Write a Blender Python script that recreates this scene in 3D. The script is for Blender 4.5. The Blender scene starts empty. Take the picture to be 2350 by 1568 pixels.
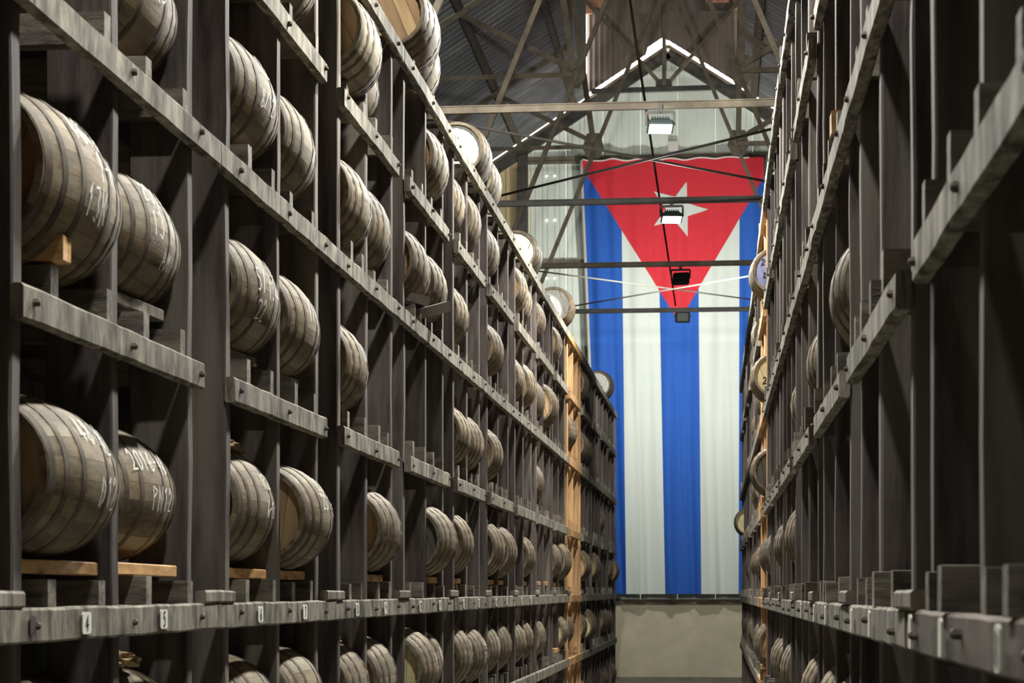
import bpy, bmesh, math, random
from mathutils import Vector, Matrix, Euler
random.seed(7)
S = bpy.context.scene
COL = S.collection
# ------------------------------------------------------------------ camera
F_PX = 4700.0
YAW = math.atan(475.0 / F_PX)
cam = bpy.data.cameras.new('camera')
cam.sensor_width = 36.0
cam.lens = F_PX / 2350 * 36.0
cam.shift_y = 583 / 2350
cam.clip_end = 300
cam.dof.use_dof = True
cam.dof.focus_distance = 13.0
cam.dof.aperture_fstop = 7.0
cam_o = bpy.data.objects.new('camera', cam); COL.objects.link(cam_o)
cam_o.rotation_euler = (math.pi / 2, 0, YAW)
cam_o.location = (0, 0, 0)
S.camera = cam_o
# ------------------------------------------------------------------ sky, exposure
w = bpy.data.worlds.new('daylight'); S.world = w; w.use_nodes = True
w.node_tree.nodes['Background'].inputs[0].default_value = (1.0, 0.95, 0.92, 1)
w.node_tree.nodes['Background'].inputs[1].default_value = 9.0
S.view_settings.view_transform = 'Standard'
S.view_settings.look = 'None'
S.view_settings.gamma = 1.0
S.view_settings.use_curve_mapping = False
S.view_settings.exposure = 0.0
LAMP_W = 450.0          # watts of each floodlight
LAMP_COL = (1.0, 0.985, 0.905)

# ------------------------------------------------------------------ world numbers (metres, eye of the camera at 0,0,0)
FLOOR = -1.75
SL = 0.00421            # the left rack turns a little towards the aisle
SR = -0.00316
WALL_Y = 42.6
RC, RZ, RS = -1.05, 11.42, 0.645      # roof ridge x, z and slope
TIE_Z = 5.2
TRUSS_Y = [1.0, 6.2, 11.4, 16.6, 21.8, 27.07, 32.26, 37.47]

# ------------------------------------------------------------------ materials
def new_mat(name):
    m = bpy.data.materials.new(name); m.use_nodes = True
    nt = m.node_tree; b = nt.nodes['Principled BSDF']
    return m, nt, b
def noise_mat(name, c1, c2, scale=(4, 4, 4), c3=None, stain=1.2, stain_lo=0.5, stain_hi=0.7, rough=0.8, bump=0.3,
              spec=0.3, lo=0.35, hi=0.65, detail=6, rand=0.0, attr=None, metal=0.0):
    m, nt, b = new_mat(name); N = nt.nodes; L = nt.links
    tc = N.new('ShaderNodeTexCoord'); oi = N.new('ShaderNodeObjectInfo')
    off = N.new('ShaderNodeVectorMath'); off.operation = 'ADD'
    mul = N.new('ShaderNodeMath'); mul.operation = 'MULTIPLY'; mul.inputs[1].default_value = 41.0
    L.new(oi.outputs['Random'], mul.inputs[0])
    L.new(tc.outputs['Object'], off.inputs[0]); L.new(mul.outputs[0], off.inputs[1])
    mp = N.new('ShaderNodeMapping'); mp.inputs['Scale'].default_value = scale
    L.new(off.outputs[0], mp.inputs[0])
    n1 = N.new('ShaderNodeTexNoise'); n1.inputs['Scale'].default_value = 1.0; n1.inputs['Detail'].default_value = detail
    n1.inputs['Roughness'].default_value = 0.65
    L.new(mp.outputs[0], n1.inputs[0])
    r1 = N.new('ShaderNodeValToRGB'); r1.color_ramp.elements[0].position = lo; r1.color_ramp.elements[1].position = hi
    r1.color_ramp.elements[0].color = (*c1, 1); r1.color_ramp.elements[1].color = (*c2, 1)
    L.new(n1.outputs['Fac'], r1.inputs[0])
    out = r1.outputs[0]
    if c3 is not None:
        mp2 = N.new('ShaderNodeMapping'); mp2.inputs['Scale'].default_value = tuple(max(s * 0.35, 0.6) * stain for s in scale)
        L.new(off.outputs[0], mp2.inputs[0])
        n2 = N.new('ShaderNodeTexNoise'); n2.inputs['Scale'].default_value = 1.0; n2.inputs['Detail'].default_value = 4
        L.new(mp2.outputs[0], n2.inputs[0])
        r2 = N.new('ShaderNodeValToRGB'); r2.color_ramp.elements[0].position = stain_lo; r2.color_ramp.elements[1].position = stain_hi
        L.new(n2.outputs['Fac'], r2.inputs[0])
        mx = N.new('ShaderNodeMix'); mx.data_type = 'RGBA'
        L.new(r2.outputs[0], mx.inputs[0]); L.new(out, mx.inputs[6]); mx.inputs[7].default_value = (*c3, 1)
        out = mx.outputs[2]
    def scale_by(out, val_socket, a, bb):
        mr = N.new('ShaderNodeMapRange'); mr.inputs[3].default_value = a; mr.inputs[4].default_value = bb
        L.new(val_socket, mr.inputs[0])
        vm = N.new('ShaderNodeVectorMath'); vm.operation = 'SCALE'
        L.new(out, vm.inputs[0]); L.new(mr.outputs[0], vm.inputs[3])
        return vm.outputs[0]
    if rand: out = scale_by(out, oi.outputs['Random'], 1 - rand, 1 + rand)
    if attr:
        at = N.new('ShaderNodeAttribute'); at.attribute_name = attr
        out = scale_by(out, at.outputs['Fac'], 0.72, 1.3)
    L.new(out, b.inputs['Base Color'])
    b.inputs['Roughness'].default_value = rough
    b.inputs['Specular IOR Level'].default_value = spec
    b.inputs['Metallic'].default_value = metal
    if bump:
        bp = N.new('ShaderNodeBump'); bp.inputs['Strength'].default_value = bump; bp.inputs['Distance'].default_value = 0.01
        L.new(n1.outputs['Fac'], bp.inputs['Height']); L.new(bp.outputs[0], b.inputs['Normal'])
    return m
def flat_mat(name, c, rough=0.6, spec=0.4, metal=0.0):
    m, nt, b = new_mat(name)
    b.inputs['Base Color'].default_value = (*c, 1); b.inputs['Roughness'].default_value = rough
    b.inputs['Specular IOR Level'].default_value = spec; b.inputs['Metallic'].default_value = metal
    return m
def emit_mat(name, c, s):
    m, nt, b = new_mat(name)
    b.inputs['Base Color'].default_value = (*c, 1)
    b.inputs['Emission Color'].default_value = (*c, 1); b.inputs['Emission Strength'].default_value = s
    return m
M = {}
M['post'] = noise_mat('dark_old_timber', (.042, .033, .032), (.120, .097, .090), (14, 14, 1.6), (.16, .145, .12), rand=.12, rough=.85, bump=.5)
M['post_new'] = noise_mat('new_orange_timber', (.40, .23, .11), (.58, .36, .18), (14, 14, 1.6), (.28, .16, .085), rand=.12, rough=.8)
M['beam'] = noise_mat('weathered_grey_beam', (.080, .069, .054), (.33, .305, .245), (30, 11, 4.5), (.05, .043, .036), stain=2.2, stain_lo=.50, stain_hi=.66, rand=.10, rough=.9, bump=.8, lo=.34, hi=.68, detail=9)
M['beam_new'] = noise_mat('new_orange_beam', (.34, .20, .09), (.55, .34, .16), (20, 3, 8), (.22, .12, .06), rough=.8)
M['beam_dark'] = noise_mat('dark_brown_beam', (.05, .036, .03), (.11, .08, .062), (20, 3, 8), rough=.85)
M['joist'] = noise_mat('dusty_joist', (.07, .06, .052), (.20, .175, .145), (5, 22, 2.2), (.27, .25, .20), rand=.25, rough=.85, bump=.6)
M['shim'] = noise_mat('fresh_orange_wood', (.38, .20, .08), (.62, .38, .17), (16, 5, 16), (.25, .12, .05), stain_lo=.56, rand=.2, rough=.75)
M['stave'] = noise_mat('dusty_oak', (.085, .061, .037), (.245, .192, .122), (11, 2.4, 11), (.265, .255, .20), stain=1.0, stain_lo=.50, stain_hi=.80, rand=.13, rough=.72, bump=.35, spec=.22, attr='tone')
M['hoop'] = noise_mat('rusted_hoop_iron', (.055, .042, .032), (.115, .088, .064), (12, 12, 12), (.13, .115, .09), rand=.15, rough=.75, bump=.2, spec=.2)
HEADS = {
 'tan': noise_mat('head_tan_oak', (.36, .23, .12), (.55, .38, .21), (12, 12, 2), (.25, .15, .08), rand=.15, rough=.75),
 'orange': noise_mat('head_orange_oak', (.30, .15, .065), (.42, .23, .11), (12, 12, 2), rough=.75),
 'white': noise_mat('head_white_paint', (.62, .63, .60), (.78, .78, .74), (6, 6, 6), (.5, .47, .4), stain_lo=.6, rough=.6),
 'blue': noise_mat('head_blue_paint', (.15, .17, .33), (.23, .25, .42), (6, 6, 6), rough=.6),
 'yellow': noise_mat('head_yellow_wood', (.50, .42, .22), (.66, .57, .33), (8, 8, 4), (.4, .3, .15), stain_lo=.6, rough=.7),
 'dark': noise_mat('head_dark_oak', (.07, .062, .055), (.13, .115, .10), (10, 10, 3), (.18, .16, .14), stain_lo=.6, rough=.7),
}
M['chalk'] = flat_mat('white_chalk', (.92, .92, .88), .9, .1)
M['ink'] = flat_mat('black_ink', (.025, .025, .03), .7, .2)
M['plate'] = flat_mat('white_number_plate', (.78, .77, .70), .6)
M['plate_old'] = flat_mat('blackened_number_plate', (.05, .045, .04), .7)
M['bolt'] = noise_mat('rusty_bolt', (.05, .042, .035), (.12, .10, .08), (60, 60, 60), rough=.7)
M['sack'] = noise_mat('dry_sacking', (.22, .15, .08), (.42, .31, .18), (40, 40, 40), (.12, .07, .04), rough=.95)
M['steel'] = noise_mat('dusty_steel', (.135, .11, .080), (.22, .185, .135), (5, 5, 5), (.10, .08, .06), rough=.7, bump=.1, spec=.3)
M['steel_dark'] = noise_mat('dark_steel', (.05, .05, .045), (.09, .085, .075), (5, 5, 5), rough=.6, bump=.1)
M['roof'] = noise_mat('grey_roof_sheet', (.17, .18, .19), (.25, .26, .26), (1.5, 5, 1.5), (.34, .35, .32), stain=.7, stain_lo=.58, stain_hi=.66, rough=.65, bump=.1)
M['lantern'] = noise_mat('brown_rusted_sheet', (.165, .135, .115), (.25, .205, .175), (3, 3, 1), (.09, .075, .07), rough=.75, bump=.1)
M['orange_glow'] = noise_mat('lantern_glow_orange', (.55, .26, .17), (.68, .36, .24), (8, 8, 1), rough=.7)  # orange daylight of the lantern window, painted as a base colour
M['sheet'] = noise_mat('pale_wall_sheet', (.70, .77, .70), (.80, .86, .79), (2, 2, .8), (.66, .70, .61), stain_lo=.55, rough=.6, bump=.05)
M['yellow_sheet'] = noise_mat('yellowed_sheet', (.45, .36, .20), (.56, .46, .27), (3, 3, .7), rough=.7, bump=.05)
M['concrete'] = noise_mat('beige_render', (.50, .46, .33), (.62, .57, .42), (2.2, 2.2, 2.2), (.53, .50, .39), rough=.9, bump=.2)
M['floor'] = noise_mat('concrete_floor', (.16, .155, .13), (.25, .24, .20), (1.5, 1.5, 1.5), rough=.85)
M['dark_wall'] = noise_mat('dark_walls_shade_panels', (.014, .013, .012), (.03, .027, .025), (9, 9, 1.2), rough=.9)  # near-black walls; also colours the added shade panels behind the racks
M['black'] = flat_mat('black_housing', (.02, .022, .024), .5)
M['conduit'] = flat_mat('dull_brown_pipe', (.035, .03, .025), 1.0, 0.0)
M['green_metal'] = flat_mat('dark_green_housing', (.045, .065, .06), .5)
M['lens_on'] = emit_mat('lit_lamp_glass', (.93, 1.0, .98), 14.0)
M['lens_off'] = emit_mat('lamp_glass_turned_away', (.95, 1.0, .98), 6.0)
M['hole_glow'] = emit_mat('daylight_glow', (1, 1, .98), 4.0)
M['red'] = noise_mat('flag_red_cloth', (.60, .032, .048), (.66, .04, .058), (30, 30, 30), rough=.75, bump=.05, spec=.2)
M['blue'] = noise_mat('flag_blue_cloth', (.022, .10, .44), (.028, .12, .49), (30, 30, 30), rough=.75, bump=.05, spec=.2)
M['white'] = noise_mat('flag_white_cloth', (.60, .66, .62), (.65, .70, .665), (30, 30, 30), rough=.75, bump=.05, spec=.2)
M['hem'] = flat_mat('flag_hem', (.52, .49, .41), .8)
M['rope'] = flat_mat('white_rope', (.75, .74, .70), .8)
M['card'] = flat_mat('white_box', (.70, .66, .64), .6)
M['wire'] = flat_mat('pale_wire', (.45, .44, .38), .6)

# ------------------------------------------------------------------ mesh helpers
def mesh_obj(name, verts, faces, mat, parent=None, loc=None, smooth=False):
    me = bpy.data.meshes.new(name); me.from_pydata([tuple(v) for v in verts], [], faces); me.update()
    if mat is not None: me.materials.append(mat)
    if smooth:
        for p in me.polygons: p.use_smooth = True
    o = bpy.data.objects.new(name, me); COL.objects.link(o)
    if parent is not None: o.parent = parent
    if loc is not None: o.location = loc
    return o
def inst(name, me, parent=None, loc=(0, 0, 0), rot=(0, 0, 0), scale=None):
    o = bpy.data.objects.new(name, me); COL.objects.link(o)
    if parent is not None: o.parent = parent
    o.location = loc; o.rotation_euler = rot
    if scale is not None: o.scale = scale
    return o
def empty(name, loc=(0, 0, 0), rz=0.0):
    o = bpy.data.objects.new(name, None); COL.objects.link(o); o.location = loc; o.rotation_euler = (0, 0, rz)
    o.empty_display_size = .1
    return o
def tag(o, label=None, cat=None, group=None, kind=None):
    if label: o['label'] = label
    if cat: o['category'] = cat
    if group: o['group'] = group
    if kind: o['kind'] = kind
    return o
def chamfer_ring(a0, a1, b0, b1, c):
    return [(a0 + c, b0), (a1 - c, b0), (a1, b0 + c), (a1, b1 - c), (a1 - c, b1), (a0 + c, b1), (a0, b1 - c), (a0, b0 + c)]
def sweep(rings):
    """rings: list of lists of 3d points, capped"""
    n = len(rings[0]); V = [p for r in rings for p in r]; Fc = []
    for i in range(len(rings) - 1):
        for j in range(n):
            k = (j + 1) % n
            Fc.append((i * n + j, i * n + k, (i + 1) * n + k, (i + 1) * n + j))
    Fc.append(tuple(range(n - 1, -1, -1))); Fc.append(tuple(range((len(rings) - 1) * n, len(rings) * n)))
    return V, Fc
def timber(axis, p0, p1, u0, u1, v0, v1, cham=.008, seg=1, wob=0.0, shift=None):
    """chamfered timber along axis ('x','y','z') from p0 to p1; (u,v) are the other two axes in xyz order"""
    rings = []
    for i in range(seg + 1):
        t = i / seg; p = p0 + (p1 - p0) * t
        du, dv = (random.uniform(-wob, wob), random.uniform(-wob, wob)) if wob else (0, 0)
        su, sv = shift(p) if shift else (0, 0)
        ring = []
        for (a, b) in chamfer_ring(u0, u1, v0, v1, cham):
            a += du + su + (random.uniform(-wob, wob) * .5 if wob else 0); b += dv + sv + (random.uniform(-wob, wob) * .5 if wob else 0)
            ring.append({'x': (p, a, b), 'y': (a, p, b), 'z': (a, b, p)}[axis])
        rings.append(ring)
    V, Fc = sweep(rings)
    if axis == 'y': Fc = [f[::-1] for f in Fc]
    return V, Fc
class MB:
    def __init__(s): s.v = []; s.f = []
    def add(s, vf):
        o = len(s.v); s.v += list(vf[0]); s.f += [tuple(i + o for i in f) for f in vf[1]]; return s
    def box(s, x0, x1, y0, y1, z0, z1):
        return s.add(([(x0, y0, z0), (x1, y0, z0), (x1, y1, z0), (x0, y1, z0), (x0, y0, z1), (x1, y0, z1), (x1, y1, z1), (x0, y1, z1)],
                      [(0, 3, 2, 1), (4, 5, 6, 7), (0, 1, 5, 4), (1, 2, 6, 5), (2, 3, 7, 6), (3, 0, 4, 7)]))
    def bar(s, a, b, w, h=None, up=Vector((0, 1, 0))):
        """rectangular bar between two points, w across, h along 'up'"""
        a = Vector(a); b = Vector(b); h = h or w; d = (b - a).normalized()
        x = d.cross(up)
        if x.length < 1e-4: x = d.cross(Vector((1, 0, 0)))
        x.normalize(); y = x.cross(d).normalized()
        r = lambda p: [p - x * w / 2 - y * h / 2, p + x * w / 2 - y * h / 2, p + x * w / 2 + y * h / 2, p - x * w / 2 + y * h / 2]
        return s.add(sweep([r(a), r(b)]))
    def angle(s, a, b, w=.09, t=.012, up=Vector((0, 1, 0))):
        """rolled steel angle: an L profile"""
        a = Vector(a); b = Vector(b); d = (b - a).normalized()
        x = d.cross(up); x.normalize(); y = x.cross(d).normalized()
        prof = [(-w / 2, -w / 2), (w / 2, -w / 2), (w / 2, -w / 2 + t), (-w / 2 + t, -w / 2 + t), (-w / 2 + t, w / 2), (-w / 2, w / 2)]
        r = lambda p: [p + x * u + y * v for u, v in prof]
        return s.add(sweep([r(a), r(b)]))
    def tube(s, pts, r, n=8):
        pts = [Vector(p) for p in pts]; rings = []
        for i, p in enumerate(pts):
            d = (pts[min(i + 1, len(pts) - 1)] - pts[max(i - 1, 0)]).normalized()
            up = Vector((0, 0, 1)) if abs(d.z) < .9 else Vector((1, 0, 0))
            x = d.cross(up).normalized(); y = x.cross(d)
            rings.append([p + x * r * math.cos(2 * math.pi * k / n) + y * r * math.sin(2 * math.pi * k / n) for k in range(n)])
        return s.add(sweep(rings))
    def obj(s, name, mat, parent=None, loc=None, smooth=False):
        return mesh_obj(name, s.v, s.f, mat, parent, loc, smooth)

# ------------------------------------------------------------------ stroke lettering
GLY = {
 '0': [[(.5, 0), (.1, .2), (.1, .8), (.5, 1), (.9, .8), (.9, .2), (.5, 0)]],
 '1': [[(.25, .75), (.55, 1), (.5, 0)]],
 '2': [[(.1, .75), (.45, 1), (.85, .75), (.5, .35), (.1, 0), (.9, .05)]],
 '3': [[(.1, .9), (.6, 1), (.8, .75), (.4, .55), (.85, .3), (.5, 0), (.1, .12)]],
 '4': [[(.6, 0), (.65, 1), (.1, .35), (.95, .38)]],
 '5': [[(.85, 1), (.25, .97), (.2, .6), (.7, .6), (.8, .25), (.45, 0), (.1, .1)]],
 '6': [[(.75, 1), (.3, .65), (.12, .25), (.45, 0), (.82, .22), (.55, .5), (.18, .32)]],
 '7': [[(.1, .95), (.9, 1), (.4, 0)]],
 '8': [[(.5, .52), (.15, .78), (.5, 1), (.85, .78), (.5, .52), (.1, .22), (.5, 0), (.9, .22), (.5, .52)]],
 '9': [[(.85, .75), (.5, .5), (.15, .75), (.5, 1), (.85, .75), (.75, 0)]],
 'A': [[(.05, 0), (.5, 1), (.95, 0)], [(.25, .4), (.75, .4)]],
 'B': [[(.15, 0), (.15, 1), (.7, .85), (.2, .55), (.85, .3), (.15, 0)]],
 'C': [[(.85, .85), (.45, 1), (.1, .5), (.45, 0), (.9, .15)]],
 'D': [[(.15, 0), (.15, 1), (.8, .65), (.75, .25), (.15, 0)]],
 'K': [[(.15, 0), (.15, 1)], [(.85, 1), (.2, .5), (.9, 0)]],
 'L': [[(.15, 1), (.15, 0), (.8, .03)]],
 'M': [[(.05, 0), (.15, 1), (.5, .3), (.85, 1), (.95, 0)]],
 'N': [[(.1, 0), (.15, 1), (.85, 0), (.9, 1)]],
 'P': [[(.2, 0), (.2, 1), (.8, .8), (.2, .5)]],
 'R': [[(.2, 0), (.2, 1), (.8, .8), (.2, .5), (.85, 0)]],
 'I': [[(.5, 0), (.5, 1)]],
 '/': [[(.1, 0), (.9, 1)]], '-': [[(.1, .5), (.9, .5)]], ' ': [],
}
def strokes(text, h, jit=.0, asp=.62, gap=.22):
    """list of polylines in (u,v): u to the right, centred on 0, v from 0 to h"""
    wch = h * asp; tot = len(text) * wch + (len(text) - 1) * h * gap; out = []
    for i, ch in enumerate(text):
        u0 = -tot / 2 + i * (wch + h * gap)
        for pl in GLY[ch]:
            out.append([(u0 + p[0] * wch + random.uniform(-jit, jit), p[1] * h + random.uniform(-jit, jit)) for p in pl])
    return out
def ribbon(polys, wdt, mapf, sub=2):
    """thin flat ribbons along polylines in (u,v), put on a surface by mapf(u,v)->Vector"""
    V = []; Fc = []
    for pl in polys:
        pts = []
        for a, b in zip(pl, pl[1:]):
            for k in range(sub): pts.append((a[0] + (b[0] - a[0]) * k / sub, a[1] + (b[1] - a[1]) * k / sub))
        pts.append(pl[-1]); base = len(V)
        for i, p in enumerate(pts):
            q0 = pts[max(i - 1, 0)]; q1 = pts[min(i + 1, len(pts) - 1)]
            dx, dy = q1[0] - q0[0], q1[1] - q0[1]; l = math.hypot(dx, dy) or 1
            nx, ny = -dy / l * wdt / 2, dx / l * wdt / 2
            V.append(mapf(p[0] + nx, p[1] + ny)); V.append(mapf(p[0] - nx, p[1] - ny))
        for i in range(len(pts) - 1):
            Fc.append((base + 2 * i, base + 2 * i + 1, base + 2 * i + 3, base + 2 * i + 2))
    return V, Fc

# ------------------------------------------------------------------ the shell of the building
def rake(x): return RZ - RS * abs(x - RC)
def corr_roof(name, x_in, x_out, y0, y1, mat=None):
    """ribbed roof sheets: flat pans with a raised rib every 25 cm, running down the slope"""
    xs = [x_in + (x_out - x_in) * i / 3 for i in range(4)]; V = []; Fc = []; rows = []
    y = y0
    while y < y1 - .25:
        rows += [(y, 0), (y + .165, 0), (y + .185, .05), (y + .225, .05), (y + .245, 0)]; y += .25
    rows.append((y1, 0))
    for yy, dz in rows:
        for x in xs: V.append((x, yy, rake(x) + dz + .012))
    for i in range(len(rows) - 1):
        for j in range(3):
            a = i * 4 + j; Fc.append((a, a + 1, a + 5, a + 4))
    o = mesh_obj(name, V, Fc, mat); o['kind'] = 'structure'
    md = o.modifiers.new('thickness', 'SOLIDIFY'); md.thickness = .006; md.offset = 1
    return o
LX, RX = -8.6, 6.6
LANL, LANR = -2.72, 0.42          # sides of the raised lantern
ROOF_END = 42.43
corr_roof('ceiling', LANL, LX, -6, ROOF_END, mat=M['roof'])
corr_roof('ceiling', LANR, RX, -6, ROOF_END, mat=M['roof'])
LANT_Y = 42.25
def rib_strip(xs, ztop, zbot, y, amp, every=2):
    """ribbed sheet facing -y; every second pair of columns is proud"""
    V = []; Fc = []
    for i, x in enumerate(xs):
        yy = y - (amp if (i // every) % 2 else 0)
        V += [(x, yy, zbot(x)), (x, yy, ztop(x))]
    for i in range(len(xs) - 1):
        Fc.append((2 * i, 2 * i + 2, 2 * i + 3, 2 * i + 1))
    return V, Fc
# lantern end wall, side walls and top
xs = []; x = LANL
while x < LANR: xs += [x, x + .012, x + .055, x + .067]; x += .11
lo = lambda q: rake(q) + (.12 if q < RC - .02 and q > RC - .42 else .0) + .01
V, Fc = rib_strip(xs, lambda q: 12.02, lo, LANT_Y, .02, 2)
o = mesh_obj('wall_lantern', V, Fc, M['lantern']); o['kind'] = 'structure'
V, Fc = rib_strip(xs, lambda q: 14.2, lambda q: 12.0, LANT_Y - .004, .02, 2)
mesh_obj('upper_sheet', V, Fc, M['lantern'], o)
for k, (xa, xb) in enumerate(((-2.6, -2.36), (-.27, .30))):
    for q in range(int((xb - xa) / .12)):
        mb = MB(); mb.box(xa + q * .12, xa + q * .12 + .113, LANT_Y - .06, LANT_Y - .035, 12.13 if k == 0 else 12.16, 13.4); mb.obj('glow_board', M['orange_glow'], o)  # boards coloured to imitate orange daylight in the lantern window
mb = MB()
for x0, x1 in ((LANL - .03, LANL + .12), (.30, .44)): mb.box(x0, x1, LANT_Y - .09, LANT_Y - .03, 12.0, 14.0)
mb.obj('lantern_post', M['orange_glow'], o)
z0 = rake(LANL)
mb = MB()
mb.box(LANL - .04, LANL, -6, LANT_Y - .1, z0 + .02, 14.2); o = mb.obj('wall_lantern_left', M['roof']); o['kind'] = 'structure'
z1 = rake(LANR)
mb = MB(); mb.box(LANR, LANR + .04, -6, LANT_Y - .04, z1 + .02, 14.2); o = mb.obj('wall_lantern_right', M['roof']); o['kind'] = 'structure'
mb = MB(); mb.box(LANL - .3, LANR + .3, -6, LANT_Y + .3, 14.2, 14.26); o = mb.obj('ceiling_lantern', M['roof']); o['kind'] = 'structure'
# end wall: rendered base, ledge, ribbed sheets, girts
mb = MB(); mb.box(LX, RX, WALL_Y - .05, WALL_Y + .25, FLOOR, -.20); wb = mb.obj('wall_back', M['concrete']); wb['kind'] = 'structure'
mb = MB(); mb.box(LX, RX, WALL_Y - .02, WALL_Y + .2, -.20, -.08); mb.obj('ledge', M['steel'], wb)
mb = MB(); mb.box(LX, RX, WALL_Y - .14, WALL_Y - .05, FLOOR, FLOOR + .06); mb.obj('skirting', M['floor'], wb)
SHEET_W = .775
x = LX; k = 0
while x < RX - .05:
    x1 = min(x + SHEET_W, RX); V = []; prof = []
    q = x + .02; step = 0
    while q < x1 - .05:
        prof += [(q, 0), (q + .003, .03), (q + .018, .03), (q + .021, 0)]; q += (.10, .155)[step % 2]; step += 1
    prof = [(x, 0)] + prof + [(x1, 0)]
    Fc = []
    for i, (cx, dy) in enumerate(prof):
        yy = WALL_Y + dy + (.003 if k % 2 else 0)
        V += [(cx, yy, -.1), (cx, yy, rake(cx) - .02)]
    for i in range(len(prof) - 1): Fc.append((2 * i, 2 * i + 2, 2 * i + 3, 2 * i + 1))
    ym = M['yellow_sheet'] if -4.75 < (x + x1) / 2 < -4.05 else M['sheet']
    mesh_obj('wall_sheet', V, Fc, ym, wb)
    x = x1; k += 1
for (x0, x1, z, hh) in ((-4.0, RX, 9.06, .13), (-4.0, RX, 6.93, .10), (LX, RX, 4.78, .13), (LX, RX, 2.4, .1)):
    mb = MB(); mb.box(x0, x1, WALL_Y - .17, WALL_Y - .035, z - hh / 2, z + hh / 2); mb.box(x0, x1, WALL_Y - .2, WALL_Y - .17, z - hh / 2 - .02, z - hh / 2 + .03)
    mb.obj('girt', M['steel'], wb)
for (x0, x1, mm) in ((-4.16, -3.95, M['steel_dark']), (1.35, 1.55, M['steel_dark'])):
    mb = MB(); mb.box(x0, x1, WALL_Y - .22, WALL_Y - .20, -.1, rake(x0) - .25); mb.box(x0 + .08, x1 - .08, WALL_Y - .2, WALL_Y - .05, -.1, rake(x0) - .25)
    mb.obj('wall_column', mm, wb)
for sgn, xe in ((-1, LX), (1, RX)):
    mb = MB()
    off = Vector((0, 0, -.20))
    a = Vector((RC, 42.47, RZ)); b = Vector((xe, 42.47, rake(xe)))
    mb.bar(a + off, b + off, .24, .10); mb.obj('rake_beam', M['steel_dark'], wb)
    mb = MB(); mb.bar(a + Vector((0, -.05, -.06)), b + Vector((0, -.05, -.06)), .06, .06); mb.obj('rake_flashing', M['steel'], wb)
for px, pz in ((-3.58, 8.75), (-3.41, 8.75), (-3.58, 7.83), (-3.41, 7.83), (-3.58, 6.62), (-3.41, 6.62)):
    mb = MB(); c = Vector((px, WALL_Y - .035, pz)); n = 8
    mb.add(([c + Vector((.022 * math.cos(2 * math.pi * i / n), 0, .016 * math.sin(2 * math.pi * i / n))) for i in range(n)], [tuple(range(n))]))
    mb.obj('daylight_glow_disc', M['hole_glow'], wb)  # glowing disc on the sheet imitates daylight; no opening is cut
# side walls, front wall, floor
for nm, x in (('wall_left', LX), ('wall_right', RX)):
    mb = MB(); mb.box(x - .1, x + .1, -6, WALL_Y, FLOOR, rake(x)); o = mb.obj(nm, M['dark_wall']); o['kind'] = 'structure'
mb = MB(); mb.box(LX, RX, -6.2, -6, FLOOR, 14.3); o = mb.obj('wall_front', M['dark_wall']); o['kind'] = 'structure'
mb = MB(); mb.box(LX - .1, RX + .1, -6.2, WALL_Y + .2, FLOOR - .1, FLOOR); o = mb.obj('floor', M['floor']); o['kind'] = 'structure'
# ------------------------------------------------------------------ roof trusses
def truss(y, n):
    t = empty('roof_truss', (RC, y, TIE_Z))
    xc = -.97
    names = ['first', 'second', 'third', 'fourth', 'fifth', 'sixth', 'seventh', 'eighth']
    vis = {4: 'nearest steel roof truss in view, with a lit floodlight on its tie',
           5: 'steel roof truss second from the camera, a lit floodlight before the star',
           6: 'steel roof truss third from the camera, a black floodlight under its tie',
           7: 'steel roof truss nearest the white end wall, crossing the red triangle tip'}
    tag(t, vis.get(n, 'steel roof truss above the camera, number %s from the entrance end' % names[n]), 'truss', 'steel roof trusses')
    P = lambda x, z: (x - RC, 0, z - TIE_Z)
    mb = MB(); mb.bar(P(LX + .15, TIE_Z), P(RX - .15, TIE_Z), .065, .05); mb.bar(P(LX + .15, TIE_Z + .04), P(RX - .15, TIE_Z + .04), .012, .08)
    mb.obj('tie_beam', M['steel'] if n in (4, 6) else M['steel_dark'], t)
    for s in (-1, 1):
        mb = MB(); mb.angle(P(xc + s * 2.5, TIE_Z), P(xc + s * .03, 11.25), .07); mb.obj('diagonal_strut', M['steel'], t)
        nx = xc + s * 1.32
        edge = LANL if s < 0 else LANR
        xe = LX + .15 if s < 0 else RX - .15
        off = -.14
        mb = MB(); mb.angle(P(edge, rake(edge) + off - .1), P(xe, rake(xe) + off - .1), .09); mb.obj('rafter', M['steel'], t)
        mb = MB(); mb.angle(P(nx, 8.22), P(RC + s * 4.75, 8.2), .075); mb.obj('side_tie', M['steel'], t)
        mb = MB(); mb.angle(P(nx, 8.3), P(RC + s * 3.0, 9.2), .085); mb.obj('knee_brace', M['steel'], t)
        mb = MB(); mb.angle(P(nx, 8.3), P(edge + s * -.02, rake(edge) + .9), .10); mb.obj('jamb_post', M['steel'], t)
        mb = MB(); mb.angle(P(edge, rake(edge) + .9), P(edge, 14.2), .10); mb.obj('lantern_stud', M['steel'], t)
        mb = MB(); mb.angle(P(RC + s * 3.0, 9.25), P(RC + s * 5.6, 7.3), .07); mb.obj('outer_brace', M['steel'], t)
        V = [Vector(P(nx + dx, 8.25 + dz)) for dx, dz in ((-.20, -.05), (-.10, -.24), (.10, -.24), (.20, -.05), (.12, .22), (-.12, .22))]
        V2 = [v + Vector((0, .02, 0)) for v in V]
        mesh_obj('gusset_plate', *sweep([V, V2]), M['steel'], t)
    return t
for n, y in enumerate(TRUSS_Y): truss(y, n)
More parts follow.
